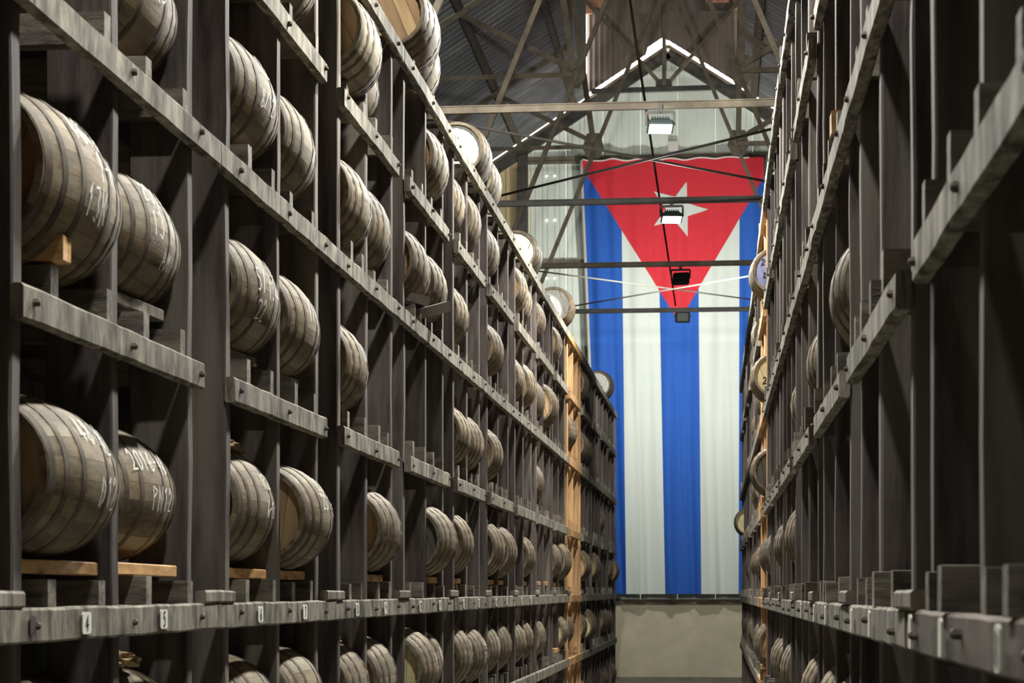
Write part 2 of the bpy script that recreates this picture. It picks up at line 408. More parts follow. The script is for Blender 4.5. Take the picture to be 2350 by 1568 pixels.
# small gable truss by the wall
t = empty('gable_truss', (RC, 42.1, 10.4)); tag(t, 'small collar truss high in the gable, under the ridge daylight', 'truss')
P = lambda x, z: (x - RC, 0, z - 10.4)
mb = MB(); mb.angle(P(-2.62, 10.38), P(.36, 10.40), .09); mb.obj('collar_beam', M['steel_dark'], t)
mb = MB(); mb.angle(P(-1.12, 10.45), P(-1.12, 12.3), .08); mb.obj('king_post', M['steel'], t)
for s in (-1, 1):
    mb = MB(); mb.angle(P(-1.12 + s * .12, 10.55), P(-1.12 + s * 1.75, 12.4), .075); mb.obj('raking_strut', M['steel'], t)
mb = MB(); mb.box(-1.29 - RC, -.96 - RC, -.03, .0, .02, .19); mb.obj('gusset_plate', M['steel_dark'], t)
# purlins along the building
for i, (px, lab) in enumerate(((-2.95, 'steel purlin under the left roof slope, beside the lantern'), (-4.1, 'steel purlin half way down the left roof slope'),
        (-5.6, 'steel purlin low on the left roof slope, above the rack'), (.72, 'steel purlin under the right roof slope, beside the lantern'), (1.95, 'steel purlin half way down the right roof slope'))):
    mb = MB(); z = rake(px) - .12
    mb.box(-.045, .045, -6 - 18, ROOF_END - .1 - 18, -.06, .06); mb.box(-.09, .045, -24, ROOF_END - 18.1, .045, .06)
    o = mb.obj('purlin', M['steel'], None, (px, 18, z)); tag(o, lab, 'purlin', 'roof purlins')
# plan bracing rods between the ties
for i, (ya, yb, m_, lab) in enumerate(((21.9, 27.0, 'steel_dark', 'crossed dark bracing rods between the first and second visible trusses'),
                                  (32.3, 37.4, 'wire', 'crossed pale bracing rods near the tip of the red triangle'))):
    t = empty('cross_brace', (RC, (ya + yb) / 2, TIE_Z)); tag(t, lab, 'brace', 'crossed roof bracing')
    h = (yb - ya) / 2
    for s in (-1, 1):
        mb = MB(); mb.tube([(-2.5 * s + .08, -h, .0 + .03 * s), (2.5 * s + .08, h, .03 * s)], .016 if i == 0 else .013, 6); mb.obj('rod', M[m_], t, smooth=True)
# conduit that runs along the middle of the ties
mb = MB(); mb.tube([(0, -20, 0), (0, 20.4, 0)], .014, 8); o = mb.obj('conduit_pipe', M['conduit'], None, (-.79, 17.2, TIE_Z + .10), True)
tag(o, 'dark conduit pipe running along the middle of the truss ties', 'pipe')

# ------------------------------------------------------------------ floodlights
def floodlight(x, y, z, face, lit, label, housing, pitch=52, yaw=0, wsc=1.0, with_light=True, spread=170):
    """face -1: shines towards the camera, +1: towards the end wall"""
    t = empty('floodlight', (x, y, TIE_Z - .05)); tag(t, label, 'floodlight', 'floodlights under the truss ties')
    dz = z - (TIE_Z - .05)
    R = Matrix.Rotation(math.radians(yaw), 4, 'Z') @ Matrix.Rotation(math.radians(pitch if face < 0 else -pitch), 4, 'X')
    W, H, D = .135, .10, .045
    # local: panel normal is -y for face -1
    def place(mbv): return [R @ Vector(v) + Vector((0, 0, dz)) for v in mbv]
    rings = []
    for (yy, sc) in ((-D, 1.0), (-D + .01, 1.03), (.0, 1.0), (D, .72)):
        rings.append([Vector((a * sc, yy * (1 if face < 0 else -1), b * sc)) for a, b in chamfer_ring(-W, W, -H, H, .02)])
    V, Fc = sweep(rings)
    if face > 0: Fc = [f[::-1] for f in Fc]
    mesh_obj('housing', place(V), Fc, M[housing], t)
    mb = MB()
    for i in range(7):
        xx = -W * .62 + i * W * .207
        mb.box(xx - .006, xx + .006, *( (D * .6, D + .03) if face < 0 else (-D - .03, -D * .6)), -H * .62, H * .62)
    mesh_obj('cooling_fins', place(mb.v), mb.f, M[housing], t)
    mb = MB(); e = -D - .004 if face < 0 else D + .004
    mb.box(-W * .88, W * .88, min(e, e + .003), max(e, e + .003), -H * .82, H * .82)
    mesh_obj('lens', place(mb.v), mb.f, M['lens_on'] if lit else M['lens_off'], t)
    mb = MB(); mb.bar((-W - .012, 0, dz), (-W - .012, 0, -.03), .025, .008); mb.bar((W + .012, 0, dz), (W + .012, 0, -.03), .025, .008)
    mb.bar((-W - .012, 0, -.03), (W + .012, 0, -.03), .03, .02); mb.bar((0, 0, -.04), (0, 0, .06), .05, .05)
    mb.obj('bracket', M['steel_dark'], t)
    if with_light:
        ld = bpy.data.lights.new('floodlight_beam', 'AREA'); ld.shape = 'RECTANGLE'; ld.size = .26; ld.size_y = .19
        ld.energy = LAMP_W * wsc; ld.color = LAMP_COL; ld.spread = math.radians(spread)
        lo_ = bpy.data.objects.new('floodlight_beam', ld); COL.objects.link(lo_); lo_.parent = t
        nrm = R @ Vector((0, -1 if face < 0 else 1, 0))
        lo_.location = Vector((0, 0, dz)) + nrm * (D + .03)
        lo_.rotation_euler = nrm.to_track_quat('-Z', 'Y').to_euler()
    return t
LX0 = -.62
floodlight(LX0, 21.74, 4.98, -1, True, 'lit floodlight under the nearest visible tie, above the flag', 'green_metal', 68, 8)
floodlight(LX0, 27.0, 4.98, -1, True, 'lit floodlight hanging in front of the white star', 'green_metal', 70, 8)
floodlight(-.60, 32.3, 4.99, 1, False, 'black floodlight turned to the wall, in front of the red triangle', 'black', 20, -14, .38)
floodlight(-.66, 37.5, 5.08, 1, False, 'dark green floodlight at the tip of the red triangle', 'green_metal', -4, 6, .50)
for y, s, tx in ((16.6, 1.0, 'first'), (11.4, 1.0, 'second'), (6.2, .85, 'third'), (1.0, .4, 'fourth')):
    floodlight(-.62, y, 5.0, -1, True, 'lit floodlight on the %s roof tie out of view above the aisle' % tx, 'green_metal', 54, 0, s)
for y, s, tx in ((16.6, 1.0, 'first'), (11.4, .35, 'second')):  # added unseen fill lamps that brighten the roof, trusses and barrel heads
    floodlight(-1.3, y, 5.42, 1, True, 'added fill floodlight aimed up at the far roof from the %s tie out of view' % tx, 'black', -16, 0, s, True, 150)

# ------------------------------------------------------------------ flag
FY = 42.2
def fold(x, z):
    t = max(0.0, min(1.0, (9 - z) / 9))
    a = .014 + .038 * t
    f_ = a * math.sin(x * 9.0 + 1.3 * math.sin(z * .55) + .6) + .6 * a * math.sin(x * 21 + z * .35) + .02 * math.sin(z * 1.1 + x * 2)
    if x < -1.9: f_ += .05 * math.sin((x + 2.9) * 17 + z * .5) * min(1, (-1.9 - x) / .3)
    f_ += .018 * math.sin(x * 34 + z * 1.3) * t
    return f_
def lerp(a, b, t): return a + (b - a) * t
TOPZ, BOTZ = 8.98, .03
flag_left = lambda z: lerp(-2.80, -2.44, (TOPZ - z) / 8.95)
bnd = [flag_left, lambda z: lerp(-2.01, -1.90, (TOPZ - z) / 8.95), lambda z: lerp(-1.27, -1.10, (TOPZ - z) / 8.95),
       lambda z: lerp(-.44, -.36, (TOPZ - z) / 8.95), lambda z: lerp(.42, .40, (TOPZ - z) / 8.95), lambda z: lerp(.91, 1.02, (TOPZ - z) / 8.95)]
def top_z(x): return TOPZ - .035 * math.sin((x + 2.8) * 5.2) ** 2 - .05 * max(0, .25 - abs(x + .75)) - .05 * max(0, x - .6)
flag = empty('flag', (-.9, FY, BOTZ)); tag(flag, 'huge Cuban flag hung point down on the white end wall', 'flag')
def cloth(name, xa, xb, za, zb, nx, nz, dy, mat):
    V = []; Fc = []
    for j in range(nz + 1):
        for i in range(nx + 1):
            zt = lerp(za, zb, j / nz); x = lerp(xa(zt), xb(zt), i / nx)
            z = zt if j < nz or zb < 8 else top_z(x)
            if zb > 8 and zt > 8.6: z = lerp(8.6, top_z(x), (zt - 8.6) / (zb - 8.6))
            V.append((x + .9, fold(x, z) + dy, z - BOTZ))
    for j in range(nz):
        for i in range(nx):
            a = j * (nx + 1) + i; Fc.append((a, a + 1, a + nx + 2, a + nx + 1))
    o = mesh_obj(name, V, Fc, mat, flag, smooth=True)
    return o
cols = ['blue', 'white', 'blue', 'white', 'blue']
for i in range(5):
    cloth(cols[i] + '_stripe', bnd[i], bnd[i + 1], BOTZ, TOPZ, 14, 90, 0, M[cols[i]])
APZ = 5.62; APX = -.82
tl = lambda z: max(bnd[0](z), lerp(APX, -2.86, (z - APZ) / (TOPZ - .06 - APZ)))
tr = lambda z: min(bnd[5](z), lerp(APX, 1.16, (z - APZ) / (TOPZ - APZ)))
cloth('red_triangle', tl, tr, APZ, TOPZ, 40, 50, -.012, M['red'])
star = [(-.66, 8.5), (-.65, 8.06), (-.22, 7.92), (-.64, 7.79), (-.64, 7.37), (-.92, 7.71), (-1.33, 7.60), (-1.09, 7.95), (-1.33, 8.31), (-.89, 8.19)]
bm = bmesh.new(); vs = [bm.verts.new((x, 0, z)) for x, z in star]; c = bm.verts.new((-.79, 0, 7.94))
for i in range(10): bm.faces.new((vs[i], vs[(i + 1) % 10], c))
for _ in range(3): bmesh.ops.subdivide_edges(bm, edges=bm.edges[:], cuts=1, use_grid_fill=True)
for v in bm.verts: v.co = Vector((v.co.x + .9, fold(v.co.x, v.co.z) - .026, v.co.z - BOTZ))
bmesh.ops.recalc_face_normals(bm, faces=bm.faces[:])
me = bpy.data.meshes.new('white_star'); bm.to_mesh(me); bm.free(); me.materials.append(M['white'])
inst('white_star', me, flag)
mb = MB(); pts = []
for i in range(60):
    z = lerp(BOTZ, TOPZ, i / 59); x = bnd[0](z); pts.append((x + .9 - .03, fold(x, z), z - BOTZ))
mb.tube(pts, .035, 6); mb.obj('side_hem', M['hem'], flag, smooth=True)
mb = MB(); mb.tube([(lerp(-2.8, .62, i / 60) + .9, fold(lerp(-2.8, .62, i / 60), 8.9) - .01, top_z(lerp(-2.8, .62, i / 60)) + .012 - BOTZ) for i in range(61)], .016, 6); mb.obj('top_rope', M['rope'], flag, smooth=True)
mb = MB(); mb.box(-.10, .10, -.06, .02, -.13, .13); mb.box(-.07, .07, -.07, -.06, -.08, .10); o = mb.obj('junction_box', M['card'], None, (-.94, WALL_Y - .115, 9.258)); tag(o, 'small pale box on the girt above the flag', 'box')

# ------------------------------------------------------------------ barrels
R0, RH, BL = .275, .232, .82
def rad(t, r0=R0): return r0 - (R0 - RH) * t * t
NST = 24
def soften(me, ang=24):
    for p in me.polygons: p.use_smooth = True
    me.set_sharp_from_angle(angle=math.radians(ang))
def stave_mesh():
    V = []; Fc = []; n = 16; da = math.pi / NST * .985
    for i in range(n + 1):
        t = -1 + 2 * i / n
        for rr in (rad(t), rad(t) - .022):
            for k in (-1, 0, 1) if rr == rad(t) else (1, 0, -1):
                a = da * k; e = .0012 if k == 0 and rr == rad(t) else 0
                V.append(((rr + e) * math.cos(a), t * BL / 2, (rr + e) * math.sin(a)))
    m = 6
    for i in range(n):
        for k in range(m):
            k2 = (k + 1) % m
            Fc.append((i * m + k, (i + 1) * m + k, (i + 1) * m + k2, i * m + k2))
    Fc.append(tuple(range(m))); Fc.append(tuple(reversed(range(n * m, n * m + m))))
    me = bpy.data.meshes.new('stave'); me.from_pydata(V, [], Fc); me.update(); me.materials.append(M['stave'])
    at = me.attributes.new('tone', 'FLOAT', 'FACE')
    for d in at.data: d.value = .5
    soften(me, 40)
    return me
def body_mesh(seed, n=14):
    rnd = random.Random(seed); V = []; Fc = []; tone = []; per = 3
    for i in range(n + 1):
        t = -1 + 2 * i / n
        for s in range(NST):
            a0 = 2 * math.pi * s / NST; d = 2 * math.pi / NST
            for fr, e in ((.02, .0005), (.5, .0022), (.98, .0005)):
                r = rad(t) + e - (.0015 if fr != .5 else 0)
                V.append((r * math.cos(a0 + d * fr), t * BL / 2, r * math.sin(a0 + d * fr)))
    m = NST * per; tones = [rnd.random() for _ in range(NST)]
    for i in range(n):
        for k in range(m):
            k2 = (k + 1) % m; Fc.append((i * m + k, (i + 1) * m + k, (i + 1) * m + k2, i * m + k2)); tone.append(tones[k // per] if k % per != 2 else 0.0)
    # chime rims, turned inwards
    base = len(V)
    for sgn, row in ((-1, 0), (1, n)):
        b0 = len(V)
        for k in range(m):
            x, y, z = V[row * m + k]; V.append((x * .90, y, z * .90))
        for k in range(m):
            x, y, z = V[row * m + k]; V.append((x * .90, y - sgn * .04, z * .90))
        for k in range(m):
            k2 = (k + 1) % m
            for (p, q) in ((row * m, b0), (b0, b0 + m)):
                f_ = (p + k, p + k2, q + k2, q + k)
                Fc.append(f_ if sgn < 0 else f_[::-1]); tone.append(.4)
    me = bpy.data.meshes.new('staves'); me.from_pydata(V, [], Fc); me.update(); me.materials.append(M['stave'])
    at = me.attributes.new('tone', 'FLOAT', 'FACE')
    for d, v in zip(at.data, tone): d.value = v
    soften(me, 40)
    return me
def hoop_geo(t0, wd, n=72, th=.003):
    V = []; Fc = []
    ys = (t0 * BL / 2 - wd / 2, t0 * BL / 2 + wd / 2)
    prof = []
    for y in ys: prof.append((rad(y / (BL / 2)) + th, y))
    pr = [(prof[0][0] - .014, ys[0]), prof[0], prof[1], (prof[1][0] - .014, ys[1])]
    for k in range(n):
        a = 2 * math.pi * k / n
        for r, y in pr: V.append((r * math.cos(a), y, r * math.sin(a)))
    for k in range(n):
        k2 = (k + 1) % n
        for j in range(3): Fc.append((k * 4 + j, k * 4 + j + 1, k2 * 4 + j + 1, k2 * 4 + j))
    return V, Fc
HOOPS = [(-.93, .045), (-.68, .034), (-.34, .036), (.34, .036), (.68, .034), (.93, .045)]
hoop_me = []
for t_, w_ in HOOPS:
    V, Fc = hoop_geo(t_, w_); me = bpy.data.meshes.new('hoop'); me.from_pydata(V, [], Fc); me.update(); me.materials.append(M['hoop'])
    soften(me, 35)
    hoop_me.append(me)
mb = MB()
for t_, w_ in HOOPS: mb.add(hoop_geo(t_, w_, 60, .0035))
hoops_far = bpy.data.meshes.new('hoops'); hoops_far.from_pydata(mb.v, [], mb.f); hoops_far.update(); hoops_far.materials.append(M['hoop']); soften(hoops_far, 35)
STAVE = stave_mesh(); BODY = [body_mesh(s) for s in range(5)]
HR = RH * .915
def board_meshes(mat):
    out = []; edges = [-1, -.62, -.22, .2, .6, 1]
    for a, b in zip(edges, edges[1:]):
        a2, b2 = a + .006, b - .006; top = []; n = 5
        for i in range(n + 1):
            q = a2 + (b2 - a2) * i / n; top.append((q * HR, math.sqrt(max(0, 1 - q * q)) * HR))
        ring = top + [(x, -z) for x, z in reversed(top)]
        V, Fc = sweep([[(x, .0, z) for x, z in ring], [(x, .02, z) for x, z in ring]])
        me = bpy.data.meshes.new('head_board'); me.from_pydata(V, [], Fc); me.update(); me.materials.append(mat); out.append(me)
    return out
def disc_mesh(mat):
    V = []; Fc = []; edges = [-1, -.62, -.22, .2, .6, 1]
    mb = MB()
    for a, b in zip(edges, edges[1:]):
        a2, b2 = a + .012, b - .012; n = 4; top = []
        for i in range(n + 1):
            q = a2 + (b2 - a2) * i / n; top.append((q * HR, math.sqrt(max(0, 1 - q * q)) * HR))
        ring = top + [(x, -z) for x, z in reversed(top)]
        mb.add(sweep([[(x, 0, z) for x, z in ring], [(x, .02, z) for x, z in ring]]))
    mb.box(-HR * .9, HR * .9, .012, .018, -HR * .3, HR * .3); mb.box(-HR * .3, HR * .3, .012, .018, -HR * .9, HR * .9)
    me = bpy.data.meshes.new('head'); me.from_pydata(mb.v, [], mb.f); me.update(); me.materials.append(mat); return me
DISC = {k: disc_mesh(m) for k, m in HEADS.items()}
BOARDS = {k: board_meshes(m) for k, m in HEADS.items()}
ORD = ['first', 'second', 'third', 'fourth', 'fifth', 'sixth', 'seventh', 'eighth', 'ninth', 'tenth', 'eleventh', 'twelfth', 'thirteenth', 'fourteenth',
       'fifteenth', 'sixteenth', 'seventeenth', 'eighteenth', 'nineteenth', 'twentieth', 'twenty-first', 'twenty-second', 'twenty-third', 'twenty-fourth', 'twenty-fifth']
HW = {'tan': 'tan-headed', 'orange': 'orange-headed', 'white': 'white-headed', 'blue': 'blue-headed', 'yellow': 'yellow-headed', 'dark': 'dark-headed'}
def chalk(root, side, lines, R=R0):
    """hand-written marks on the aisle side of the barrel (local frame: axis y, centre at z = R0)"""
    V = []; Fc = []
    for text, yoff, th0, h in lines:
        def mp(u, v):
            y = yoff + u * side * 1.0
            th = th0 + v / R0
            r = rad(y / (BL / 2)) + .0075
            return (side * r * math.cos(th), y, r * math.sin(th))
        v, f_ = ribbon(strokes(text, h, .007, .58, .16), .0068, mp)
        o = len(V); V += v; Fc += [tuple(i + o for i in q) for q in f_]
    ob = mesh_obj('chalk_mark', V, Fc, M['chalk'], root, (0, 0, R0)); ob['label'] = 'white chalk writing'
    return ob
def barrel(x, y, z, label, group, near=0, head='tan', length=1.0, girth=1.0, marks=None, side=1, yaw=0.0, ink=None):
    b = empty('barrel', (x, y, z), yaw); tag(b, label, 'barrel', group)
    b.scale = (girth, length, girth)
    rr = random.uniform(0, 6.28)
    if near == 2:
        for s in range(NST):
            o = inst('stave', STAVE, b, (0, 0, R0), (0, rr + 2 * math.pi * s / NST, 0))
    else:
        inst('staves', random.choice(BODY), b, (0, 0, R0), (0, rr, 0))
    if near >= 1:
        for me in hoop_me: inst('hoop', me, b, (0, 0, R0))
    else:
        inst('hoops', hoops_far, b, (0, 0, R0))
    hy = -BL / 2 + .035
    hr = random.uniform(-.5, .5)
    if near >= 1 or head in ('blue', 'yellow'):
        h = empty('head', (0, 0, 0)); h.parent = b; h.location = (0, hy, R0)
        for me in BOARDS[head]: inst('head_board', me, h, (0, 0, 0), (0, hr, 0))
        if ink:
            Vt, Ft = [], []
            for text, u0, v0, hh in ink:
                v, f_ = ribbon(strokes(text, hh, .004), .014, lambda u, v: (u0 + u, -.003, v0 + v))
                o0 = len(Vt); Vt += v; Ft += [tuple(i + o0 for i in q) for q in f_]
            mesh_obj('ink_mark', Vt, Ft, M['ink'], h)
    else:
        inst('head', DISC[head], b, (0, hy, R0), (0, hr, 0))
    o = inst('head', DISC['tan' if head != 'dark' else 'dark'], b, (0, BL / 2 - .035, R0), (0, 0, math.pi))
    if marks: chalk(b, side, marks)
    return b

# ------------------------------------------------------------------ racks
LP = [3.45, 5.945, 8.571, 11.069, 13.41, 15.82, 18.07, 20.44, 22.75, 25.0, 27.28, 29.74, 32.14, 34.37, 36.78, 39.08]   # near faces of the main posts; bay 0 starts at index 1
RP = [.70, 3.20, 5.70, 8.20, 10.84, 13.35, 15.85, 18.35, 20.85, 23.35, 25.85, 28.35, 30.85, 33.35, 35.85, 38.35]
def lin(z0, z1): return lambda y: z0 + (z1 - z0) * (y - 6) / 32.0
LEV_L = {'F': lin(-.90, -.80), 'N': lin(-.037, .04), 'C': lin(.937, .88), 'B': lin(1.888, 1.82), 'E': lin(2.80, 2.71), 'D': lin(3.60, 3.46)}
LEV_R = {'F': lin(-.92, -.86), 'N': lin(-.036, -.005), 'C': lin(.89, .92), 'B': lin(1.89, 1.86), 'E': lin(2.92, 2.94), 'D': lin(4.02, 3.85)}
BH = .108       # beam height
class Rack:
    def __init__(s, side, P, lev, face, slope, label, new_bay):
        s.side, s.P, s.lev, s.slope, s.new = side, P, lev, slope, new_bay
        s.face = face                          # distance from the aisle centre line to the post faces
        s.root = empty('barrel_rack', (side * (face + .5), 18, FLOOR)); tag(s.root, label, 'rack', 'timber barrel racks')
        s.o = Vector(s.root.location)
    def X(s, y, d=0.0):
        """x of a plane d metres behind the post faces (negative: towards the aisle)"""
        return s.side * (s.face + d) + s.slope * y
    def put(s, name, vf, mat, parent=None):
        V = [Vector(v) - s.o for v in vf[0]]
        Fc = vf[1] if s.side < 0 else vf[1]
        return mesh_obj(name, V, Fc, mat, parent or s.root)
def xr(a, b): return (min(a, b), max(a, b))
joist_jobs = []
def build_rack(r):
    sd = r.side; nb = len(r.P) - 1
    top = r.lev['D']
    bolt_n = 0
    # posts
    for i in range(nb + 1):
        y0 = r.P[i]; L = (r.P[i + 1] - y0) if i < nb else 2.4
        newb = (i == r.new)
        ups = [(y0, y0 + .085, .23)]
        if i < nb: ups += [(y0 + .383 * L, y0 + .383 * L + .082, .24), (y0 + .766 * L, y0 + .766 * L + .08, .24)]
        for (a, b, dp) in ups:
            jx = random.uniform(-.008, .008)
            x0, x1 = xr(r.X(a, jx), r.X(a, dp))
            zt = top(a) - BH * (0.1)
            near = a < 14
            vf = timber('z', FLOOR, zt, x0, x1, a, b, .007, 14 if near else 4, .0035 if near else .002)
            mt = M['post_new'] if newb or (i == r.new + 1 and a == y0) else M['post']
            r.put('post', vf, mt)
        # rear posts
        for (a, b) in [(y0, y0 + .1)] + ([(y0 + .5 * L, y0 + .5 * L + .09)] if i < nb else []):
            x0, x1 = xr(r.X(a, .95), r.X(a, 1.07)); r.put('rear_post', timber('z', FLOOR, top(a) - .02, x0, x1, a, b, .006, 2), M['post'])
        if i < nb:
            x0, x1 = xr(r.X(y0, 1.09), r.X(y0, 1.12)); z = FLOOR
            mb = MB(); mb.box(x0, x1, y0 + .003, y0 + L - .003, FLOOR, top(y0) + .02); r.put('shade_panel', (mb.v, mb.f), M['dark_wall'])  # added dark sheet keeps light out and darkens the depth behind the shelves
    # beams
    for lv, zf in r.lev.items():
        per_bay = lv in ('C', 'E')
        segs = []
        i = 0
        while i < nb:
            y0 = r.P[i]; L = r.P[i + 1] - y0
            if per_bay: segs.append((y0 - .01, y0 + .80 * L, i)); i += 1
            elif lv in ('N', 'F'): segs.append((y0 - .10 * L + .004, y0 + .90 * L - .004, i)); i += 1
            else:
                j = min(i + 2, nb); 
                if i == r.new or i + 1 == r.new: j = i + 1
                segs.append((y0 - .10 * L + .004, r.P[j] - .10 * (r.P[j] - r.P[j - 1]) - .004, i)); i = j
        for (a, b, i) in segs:
            new = (i == r.new)
            near = a < 16
            proud = random.uniform(-.004, .004)
            x0, x1 = xr(-sd * (.045 + proud), sd * .0)
            seg = max(2, int((b - a) / .16)) if near else 4
            sh = lambda y: (r.X(y, 0), zf(y))
            mt = M['beam_new'] if new else M['beam']
            if sd > 0 and lv == 'N' and a < 4.2: mt = M['beam_dark']
            vf = timber('y', a, b, x0, x1, -BH, 0, .008, seg, .0022 if near else .001, sh)
            bo = r.put('beam', vf, mt)
            bo_loc = Vector((r.X((a + b) / 2, 0), (a + b) / 2, zf((a + b) / 2)))
            if a < 20:
                # bolts where the beam crosses the posts
                k0 = i
                while k0 < nb and r.P[k0] < b:
                    L = r.P[k0 + 1] - r.P[k0]
                    for fr in (.03, .42, .775):
                        yb = r.P[k0] + fr * L
                        if a + .03 < yb < b - .01:
                            n = 6; zc = zf(yb) - BH * random.uniform(.35, .6); rr_ = .013
                            xs_ = r.X(yb, -.042 - proud); xe_ = r.X(yb, -.056)
                            V1 = [Vector((xs_, yb + rr_ * math.cos(k * math.pi / 3), zc + rr_ * math.sin(k * math.pi / 3))) for k in range(n)]
                            V2 = [Vector((xe_, v.y, v.z)) for v in V1]
                            V3 = [Vector((xe_ - sd * .007, yb + (v.y - yb) * .5, zc + (v.z - zc) * .5)) for v in V1]
                            r.put('bolt', sweep([V1, V2, V3]), M['bolt'], bo)
                            bo_ = COL.objects[-1] if False else None
                    k0 += 1
        # rear beam
        a, b = r.P[0], r.P[-1] + .1
        x0, x1 = xr(sd * .86, sd * .94)
        r.put('rear_beam', timber('y', a, b, x0, x1, -BH, 0, .006, 6, 0, lambda y: (r.X(y, 0), zf(y))), M['post'])
        # joists across the shelf
        for i in range(nb):
            y0 = r.P[i]; L = r.P[i + 1] - y0
            for fr in (.163, .364, .568, .762):
                ye = y0 + fr * L + random.uniform(-.025, .005)
                joist_jobs.append((r, lv, ye, i))
        if lv == 'N':
            for i in range(nb):
                y0 = r.P[i]; L = r.P[i + 1] - y0
                b_ = y0 + L * .99; a_ = y0 + L * .80
                if b_ > 30: continue
                x0, x1 = xr(r.X(b_, -.05), r.X(b_, -.004))
                r.put('spacer_block', timber('y', a_, b_, x0, x1, zf(b_), zf(b_) + .052, .008, 2, .002), M['joist'])
def build_joists():
    # joist meshes: a few cheap shapes shared by all
    shapes = []
    for k in range(5):
        w_ = .068 + .006 * (k % 3); vf = timber('x', -.04, 1.0, -w_, 0, 0, 1.0, .006, 4, .003)
        me = bpy.data.meshes.new('joist'); me.from_pydata(vf[0], [], vf[1]); me.update(); me.materials.append(M['joist']); shapes.append(me)
    new_me = shapes[0].copy(); new_me.materials.clear(); new_me.materials.append(M['beam_new'])
    for r in (rackL, rackR):
        jobs = sorted([j for j in joist_jobs if j[0] is r], key=lambda j: j[2])
        rest = MB()
        for n, (rr_, lv, ye, i) in enumerate(jobs):
            z = r.lev[lv](ye)
            h = {'N': .098, 'D': .07}.get(lv, .115) + random.uniform(-.012, .012)
            off = random.uniform(-.02, .012) - (.03 if r.side > 0 else 0)
            if n < 290:
                # mirrored for the right rack through rotation by pi about z
                o = inst('joist', new_me if i == r.new else random.choice(shapes), r.root)
                if r.side < 0: o.rotation_euler = (0, 0, math.pi); o.location = Vector((r.X(ye, off + .04), ye - .07, z)) - r.o
                else: o.rotation_euler = (0, 0, 0); o.location = Vector((r.X(ye, off + .04), ye, z)) - r.o
                o.scale = (1, 1, h)
            else:
                x0, x1 = xr(r.X(ye, off), r.X(ye, 1.0)); rest.box(x0, x1, ye - .07, ye, z, z + h)
        o = r.put('joist', (rest.v, rest.f), M['joist']); o['kind'] = 'stuff'
rackL = Rack(-1, LP, LEV_L, 2.13, SL, 'long tall timber barrel rack on the left of the aisle', 10)
rackR = Rack(1, RP, LEV_R, .545, SR, 'long tall timber barrel rack on the right, nearest the camera', 8)
build_rack(rackL); build_rack(rackR); build_joists()
# number plates on the left and right numbered shelves
def plate(r, y, text, w_=.092, h=.072, dark=False, zoff=0):
    z = r.lev['N'](y) - BH * .5 + zoff; xf = r.X(y, -.0505)
    x0, x1 = xr(xf, xf - r.side * .004)
    p = r.put('number_plate', timber('x', x0, x1, y - w_ / 2, y + w_ / 2, z - h / 2, z + h / 2, .008), M['plate_old' if dark else 'plate'])
    if text:
        s = -r.side
        v, f_ = ribbon(strokes(text, h * .72, 0, .6 if len(text) == 1 else .45), .009,
                       lambda u, vv: Vector((xf - r.side * .0055, y + s * u, z - h * .36 + vv)))
        r.put('digits', (v, f_), M['ink'], p); p['label'] = 'white plate reading ' + text
    return p
plate(rackL, 5.98, '', .05, .06, True)
for i, (y, tx) in enumerate(((6.50, '4'), (7.42, '5'), (9.0, '6'), (9.97, '7'), (11.41, '8'), (12.37, '9'), (13.8, '10'), (14.75, '11'), (16.1, '12'), (17.1, '13'), (18.4, '14'), (19.3, '15'), (20.7, '16'), (21.7, '17'))):
    plate(rackL, y, tx)
for y in (3.62, 4.52, 5.2, 6.55, 7.4, 9.1, 10.1, 11.6): plate(rackR, y, '8' if y < 4 else '', .06, .085)

# ------------------------------------------------------------------ barrels in the racks
ROWN = {'G': 'floor row', 'F': 'shelf below the numbers', 'N': 'numbered shelf', 'C': 'first shelf above numbers', 'B': 'second shelf above numbers',
        'E': 'third shelf above numbers', 'D': 'rack top'}
def A(*lines): return list(lines)
